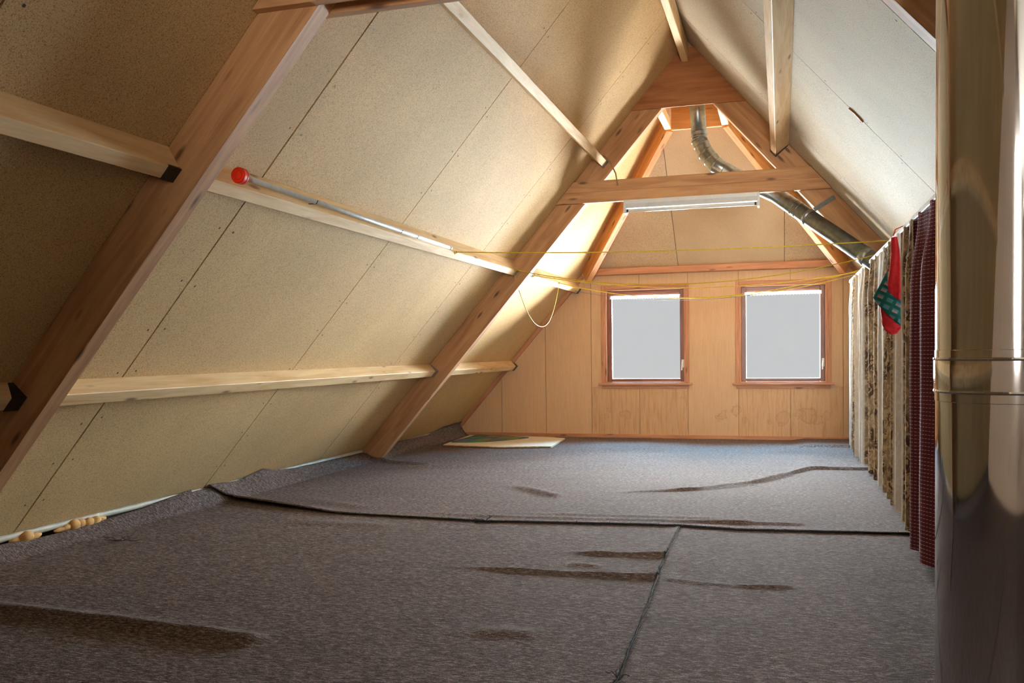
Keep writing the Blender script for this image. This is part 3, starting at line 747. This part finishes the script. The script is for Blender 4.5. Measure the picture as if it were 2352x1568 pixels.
# rough corrugated edge facing the room
pts = []
for (a, b) in zip(P[:3], P[1:4]):
    for t in frange(0, 1, .04)[:-1]: pts.append((a[0]+(b[0]-a[0])*t, a[1]+(b[1]-a[1])*t-.002, .024+.004*noise.noise((t*9, a[0], 0))))
tube_obj('torn_edge', pts, [.007*(1+.7*noise.noise((i*.8, 2, 0))) for i in range(len(pts))], 'cardbrown', cb, 6)
bc = box_obj('cardboard_flap', (-3.13, 9.86, .012), (-2.52, 10.12, .0175), 'cardbrown'); props(bc, 'brown cardboard piece tucked between the white sheet and the far wall', 'cardboard')
sg = empty('stained_glass_panel', (-3.1, 9.5, .035)); props(sg, 'half-arch leaded glass panel in pale green and grey lying on the white cardboard', 'glass panel')
def arch(x): # near edge y and far edge y of the half-arch at x
    t = (x+3.43)/.70; t = max(0, min(1, t)); return 9.12+.60*t**2.4, 9.955-.20*t**2.0
cx_ = [-3.43, -3.26, -3.09, -2.92, -2.80, -2.74]; ci = 0
for a, b in zip(cx_[:-1], cx_[1:]):
    rws = 4 if b < -2.85 else 2
    for r in range(rws):
        q = []
        for x, s0 in ((a, 0), (b, 0), (b, 1), (a, 1)):
            lo, hi = arch(x); t = (r+s0)/rws; q.append((x+(.04*(1-t))*0, lo+(hi-lo)*t))
        bm = bmesh.new(); v0 = [bm.verts.new((x, y, .0345)) for x, y in q]; v1 = [bm.verts.new((x, y, .039)) for x, y in q]
        bm.faces.new(v1)
        for i in range(4): bm.faces.new((v0[i], v0[(i+1) % 4], v1[(i+1) % 4], v1[i]))
        link('glass_piece', bm_mesh(bm, 'glass_piece'), CELLS[(ci*3+r*2+int(7*random.random())) % 5], sg); ci += 1
        tube_obj('lead_came', [(q[0][0], q[0][1], .039), (q[1][0], q[1][1], .039)], .0022, 'lead', sg, 5)
        tube_obj('lead_came', [(q[1][0], q[1][1], .039), (q[2][0], q[2][1], .039)], .0022, 'lead', sg, 5)
tube_obj('lead_came', [(-3.43, 9.12, .039), (-3.43, 9.955, .039)], .004, 'lead', sg, 5)
tube_obj('lead_came', [(x, arch(x)[1], .039) for x in frange(-3.43, -2.74, .07)], .004, 'lead', sg, 5)

# ---- curtain rail and curtains
RX, RZ = .65, 1.652
rl = empty('curtain_rail', (RX, 6.5, RZ)); props(rl, 'white curtain rail running along the right side below the roof slope', 'curtain rail')
box_obj('rail', (RX-.010, 3.2, RZ-.012), (RX+.010, 9.37, RZ+.014), 'rail', rl, .002)
for y in (3.5, 5.78, 9.2):
    p = RP(2.347-.029, .06, y); beam_obj('bracket', (RX+.005, y, RZ+.005), (p.x, y, p.z), .02, .006, (0, 0, 1), 'steel', rl, 0)
def cloth(name, y0, y1, mat, label, hem, nf, amp, xoff=0.0, seed=0, gath=1.35):
    rnd = random.Random(seed); n = nf*14; rows = 26
    ph = [0.0]
    for i in range(n): ph.append(ph[-1]+2*math.pi*nf/n*(1+.85*noise.noise((i*.045, seed, 0))))
    vs, fs, uv = [], [], []; u = 0; L = abs(y1-y0); last = None
    amps = [1+.75*noise.noise((i*.045, seed+5, 0)) for i in range(n+1)]
    us = []
    for i in range(n+1):
        t = i/n; y = y0+(y1-y0)*t
        x = amp*amps[i]*math.sin(ph[i])
        if last: u += math.hypot(x-last[0], y-last[1])
        last = (x, y); us.append(u)
        hz = lerp_tab(hem, y)
        for j in range(rows+1):
            s = j/rows; z = RZ-.004-(RZ-.004-hz)*s
            gth = .30+.70*sm(s*5)  # pleats open up below the rail
            k = amp*amps[i]*gth
            dy = .35*amp*math.cos(ph[i])*sm(s*2)*(1+.3*math.sin(3*s+seed))
            xx = RX+xoff*sm(s*4)+k*math.sin(ph[i]+.5*noise.noise((t*6, s*1.5, seed)))
            xx += .006*math.sin(ph[i]*2.7+seed)*(1-sm(s*2.5))+.004*noise.noise((i*.35, s*3, seed))
            vs.append((xx, y+dy, z+.004*math.sin(ph[i]*.5)*(s > .97)))
    R = rows+1
    for i in range(n):
        for j in range(rows): fs.append((i*R+j, (i+1)*R+j, (i+1)*R+j+1, i*R+j+1))
    me = mesh(name, vs, fs, True); ul = me.uv_layers.new(name='UVMap')
    for lp in me.loops:
        v = lp.vertex_index; ul.data[lp.index].uv = (us[v//R], me.vertices[v].co.z)
    o = link(name, me, mat); props(o, label, 'curtain')
    return o
cloth('curtain', 9.36, 7.50, 'curtain', 'cream floral curtain hanging between the far gable and the metal duct', [(7.4, .085), (8.4, .045), (9.4, .075)], 8, .046, .020, 3)
cloth('curtain', 7.26, 4.93, 'curtain', 'cream floral curtain hanging between the metal duct and the plum curtain', [(4.9, .055), (5.5, .065), (6.2, .07), (6.6, .06), (7.4, .10)], 9, .048, .022, 11)
cloth('curtain', 4.98, 3.65, 'plum', 'plum curtain with rows of white dashes, next to the steel flue', [(3.6, .03), (4.4, .035), (4.75, .02), (4.98, .015)], 3, .045, -.012, 5)

# ---- red and plaid cloth bag on the rail
CB = empty('cloth_stocking', (.57, 5.3, 1.6)); props(CB, 'red cloth stocking with a teal plaid cuff, pinned to the curtain rail', 'cloth')
K = 5.3/5.45
def cloth_piece(name, L, Rr, mat, yo, bulge):
    """left and right edge polylines of (x,z) sampled together -> thick padded sheet"""
    n = 18; m_ = 10; vs = []; fs = []
    def samp(pl, t):
        t *= len(pl)-1; i = min(int(t), len(pl)-2); f = t-i; return (pl[i][0]+(pl[i+1][0]-pl[i][0])*f, pl[i][1]+(pl[i+1][1]-pl[i][1])*f)
    for side in (-1, 1):
        for i in range(n+1):
            a, b = samp(L, i/n), samp(Rr, i/n)
            for j in range(m_+1):
                s = j/m_; pr = math.sin(math.pi*s)**.6
                wr_ = .006*math.sin(s*9+i*.25)+.004*noise.noise((s*5, i*.4, 2))
                vs.append((K*(a[0]+(b[0]-a[0])*s), 5.3+yo+side*(.003+bulge*pr*math.sin(math.pi*min(1, .15+i/n*.8)))+wr_, 1+K*(a[1]+(b[1]-a[1])*s-1)))
    R = m_+1; O = (n+1)*R
    for i in range(n):
        for j in range(m_):
            q = (i*R+j, i*R+j+1, (i+1)*R+j+1, (i+1)*R+j); fs.append(q); fs.append(tuple(O+k for k in q[::-1]))
    for i in range(n):
        for j in (0, m_): fs.append((i*R+j, (i+1)*R+j, O+(i+1)*R+j, O+i*R+j))
    for j in range(m_):
        for i in (0, n): fs.append((i*R+j, i*R+j+1, O+i*R+j+1, O+i*R+j))
    bm = bmesh.new(); me = mesh(name, vs, fs); bm.from_mesh(me); bmesh.ops.remove_doubles(bm, verts=bm.verts, dist=.0002)
    return link(name, bm_mesh(bm, name, True), mat, CB)
def PX(*a): return [(.602+(x-2050)*.00222, 1.619-(y-545)*.00243) for x, y in a]
cloth_piece('strap', PX((2046, 546), (2046, 590), (2041, 630), (2038, 652), (2040, 672)), PX((2060, 544), (2066, 580), (2068, 630), (2069, 665), (2068, 694)), 'redcloth', -.010, .008)
cloth_piece('plaid_cuff', PX((2037, 622), (2038, 648), (2044, 668), (2056, 684), (2069, 688)), PX((2004, 682), (2012, 697), (2030, 714), (2050, 734), (2069, 752)), 'plaid', -.004, .014)
cloth_piece('foot', PX((2021, 702), (2032, 714), (2048, 730), (2060, 742), (2069, 748)), PX((2026, 746), (2033, 760), (2047, 770), (2060, 767), (2069, 756)), 'redcloth', .004, .018)
tube_obj('hanging_loop', [(.605*K+.0, 5.29, 1.61), (.60, 5.31, 1.645), (RX, 5.33, RZ+.016), (RX+.012, 5.36, RZ)], .003, 'redcloth', CB, 6)

# ---- washing lines
def line(name, a, b, sag, mat, label, r=.0038, cat='line', group=None):
    a, b = Vector(a), Vector(b); pts = []
    for i in range(41):
        t = i/40; p = a.lerp(b, t); p.z -= sag*4*t*(1-t); pts.append(p)
    o = tube_obj(name, pts, r, mat); props(o, label, cat, group); return o
line('washing_line', LP(2.378, .108, 6.0), (RX-.01, 6.0, 1.664), .03, 'yellow', 'nearly straight yellow washing line from the grey pole end across to the curtain rail', group='yellow washing lines')
line('washing_line', LP(2.378, .108, 7.50), (RX-.01, 6.94, 1.666), .165, 'yellow', 'sagging yellow washing line from the purlin shoe at the lamp truss to the rail', group='yellow washing lines')
line('washing_line', LP(2.378, .108, 8.10), (RX-.01, 8.40, 1.666), .125, 'yellow', 'sagging yellow washing line from the knotted wire to the curtain rail', group='yellow washing lines')
line('washing_line', LP(2.378, .108, 9.15), (RX-.01, 8.22, 1.666), .19, 'yellow', 'low sagging yellow washing line hanging across the window tops', group='yellow washing lines')
line('washing_line', LP(2.378, .108, 9.05), (RX-.01, 8.55, 1.656), .185, 'yellow', 'lower of the paired yellow lines hanging across the window tops', group='yellow washing lines')
line('wire', LP(2.34, .108, 9.95), (RX-.01, 8.50, 1.652), .16, 'blue', 'thin blue wire stretched across the windows below the yellow lines', .0018, 'wire')
# loose hanging loop
lp = []
a, b = LP(2.325, .108, 7.58), LP(2.325, .108, 9.2)
for i in range(41):
    t = i/40; p = a.lerp(b, t); p.z -= .43*(1-abs(2*t-1)**2.2); p.x += .02*math.sin(math.pi*t); lp.append(p)
o = tube_obj('loose_line', lp, .0036, 'yellow'); props(o, 'loose yellow line hanging in a deep loop from the mid-height purlin', 'line')
# knots
for i, y in enumerate((6.0, 7.5, 8.1, 9.1)):
    pts = [LP(2.372+.012*math.cos(k*.9), .106+.008*math.sin(k*1.3), y+.012*math.sin(k*.9)) for k in range(14)]
    o = tube_obj('line_knot', pts, .0028, 'yellow'); props(o, ['yellow line knot beside the grey pole end', 'yellow line knot at the purlin end on the lamp truss', 'yellow line knot at the twisted wire', 'yellow line knot near the far gable'][i], 'knot')
# twisted wire bundle
tw = empty('wire_bundle', LP(2.36, .106, 8.0)); props(tw, 'tangle of dark twisted wire around the purlin beyond the lamp truss', 'wire')
for q in range(5):
    pts = []
    for k in range(26):
        t = k/25; pts.append(LP(2.375+.028*math.sin(t*9+q*1.7)*(1-t*.5)-.035*t*(q % 2), .108+.010*math.cos(t*11+q), 7.80+.55*t+.02*math.sin(t*13+q)))
    tube_obj('wire_strand', pts, .0022, 'black', tw, 5)
tube_obj('wire_strand', [LP(2.44, .05, 7.80), LP(2.41, .10, 7.83), LP(2.37, .108, 7.95)], .003, 'black', tw, 5)
tube_obj('wire_strand', [LP(2.37-.03*math.sin(t*3.14)*2, .112, 8.0+1.15*t) for t in frange(0, 1, .05)], .002, 'blue', tw, 5)

# ---- grey pole with red cap on the mid purlin
pa, pb = LP(2.428, .108, 3.30), LP(2.385, .086, 5.92)
pole = empty('pole', pa); props(pole, 'long grey plastic pole with a round red cap, lying along the mid-height purlin', 'pole')
tube_obj('shaft', [pa, pa.lerp(pb, .5), pb], .0125, 'pvc', pole, 20)
tube_obj('end_plug', [pb-(pb-pa).normalized()*.03, pb+(pb-pa).normalized()*.012], .0138, 'pvc', pole, 16)
dv = (pb-pa).normalized(); zq = dv.to_track_quat('Z', 'Y').to_matrix().to_4x4()
lathe_obj('red_cap', [(0, -.022), (.020, -.021), (.022, -.018), (.030, -.018), (.034, -.013), (.034, .004), (.031, .007), (.034, .010), (.034, .018), (.028, .022), (.013, .024), (0, .024)], 'red', Matrix.Translation(pa) @ zq, pole, 40)
for y in (3.95, 5.02, 5.28):
    t = (y-3.3)/2.62; c = pa.lerp(pb, t)
    tube_obj('nail', [LP(2.374, .062, y+.02), c+Vector((.010, 0, -.012)), c+Vector((.018, 0, .004))], .0022, 'black', LPUR[1, 1], 6)

# ---- polished steel flue
D, ang, pr = 1.9, math.radians(12.34), .125
fx, fy = D*math.sin(ang), D*math.cos(ang)
fz = (XR-fx)*TT
fl_ = empty('stove_flue', (fx, fy, 0)); props(fl_, 'tall polished stainless steel stove flue with a clamp band, in front of the plum curtain', 'flue')
lathe_obj('lower_pipe', [(0, .006), (pr+.05, .006), (pr+.05, .012), (pr, .016), (pr, .899), (pr+.0012, .9), (pr+.0012, .93), (pr, .932)], 'chrome', Matrix.Translation((fx, fy, 0)), fl_, 128, 6)
lathe_obj('upper_pipe', [(pr, .92), (pr, .98), (pr+.0012, .981), (pr+.0012, .994), (pr, .995), (pr, fz+.12), (0, fz+.12)], 'chrome', Matrix.Translation((fx, fy, 0)), fl_, 128, 6)
lathe_obj('clamp_band', [(pr+.001, .915), (pr+.0035, .9155), (pr+.0042, .918), (pr+.003, .921), (pr+.003, .975), (pr+.0042, .978), (pr+.0035, .9805), (pr+.001, .981)], 'chrome', Matrix.Translation((fx, fy, 0)), fl_, 128, 6)
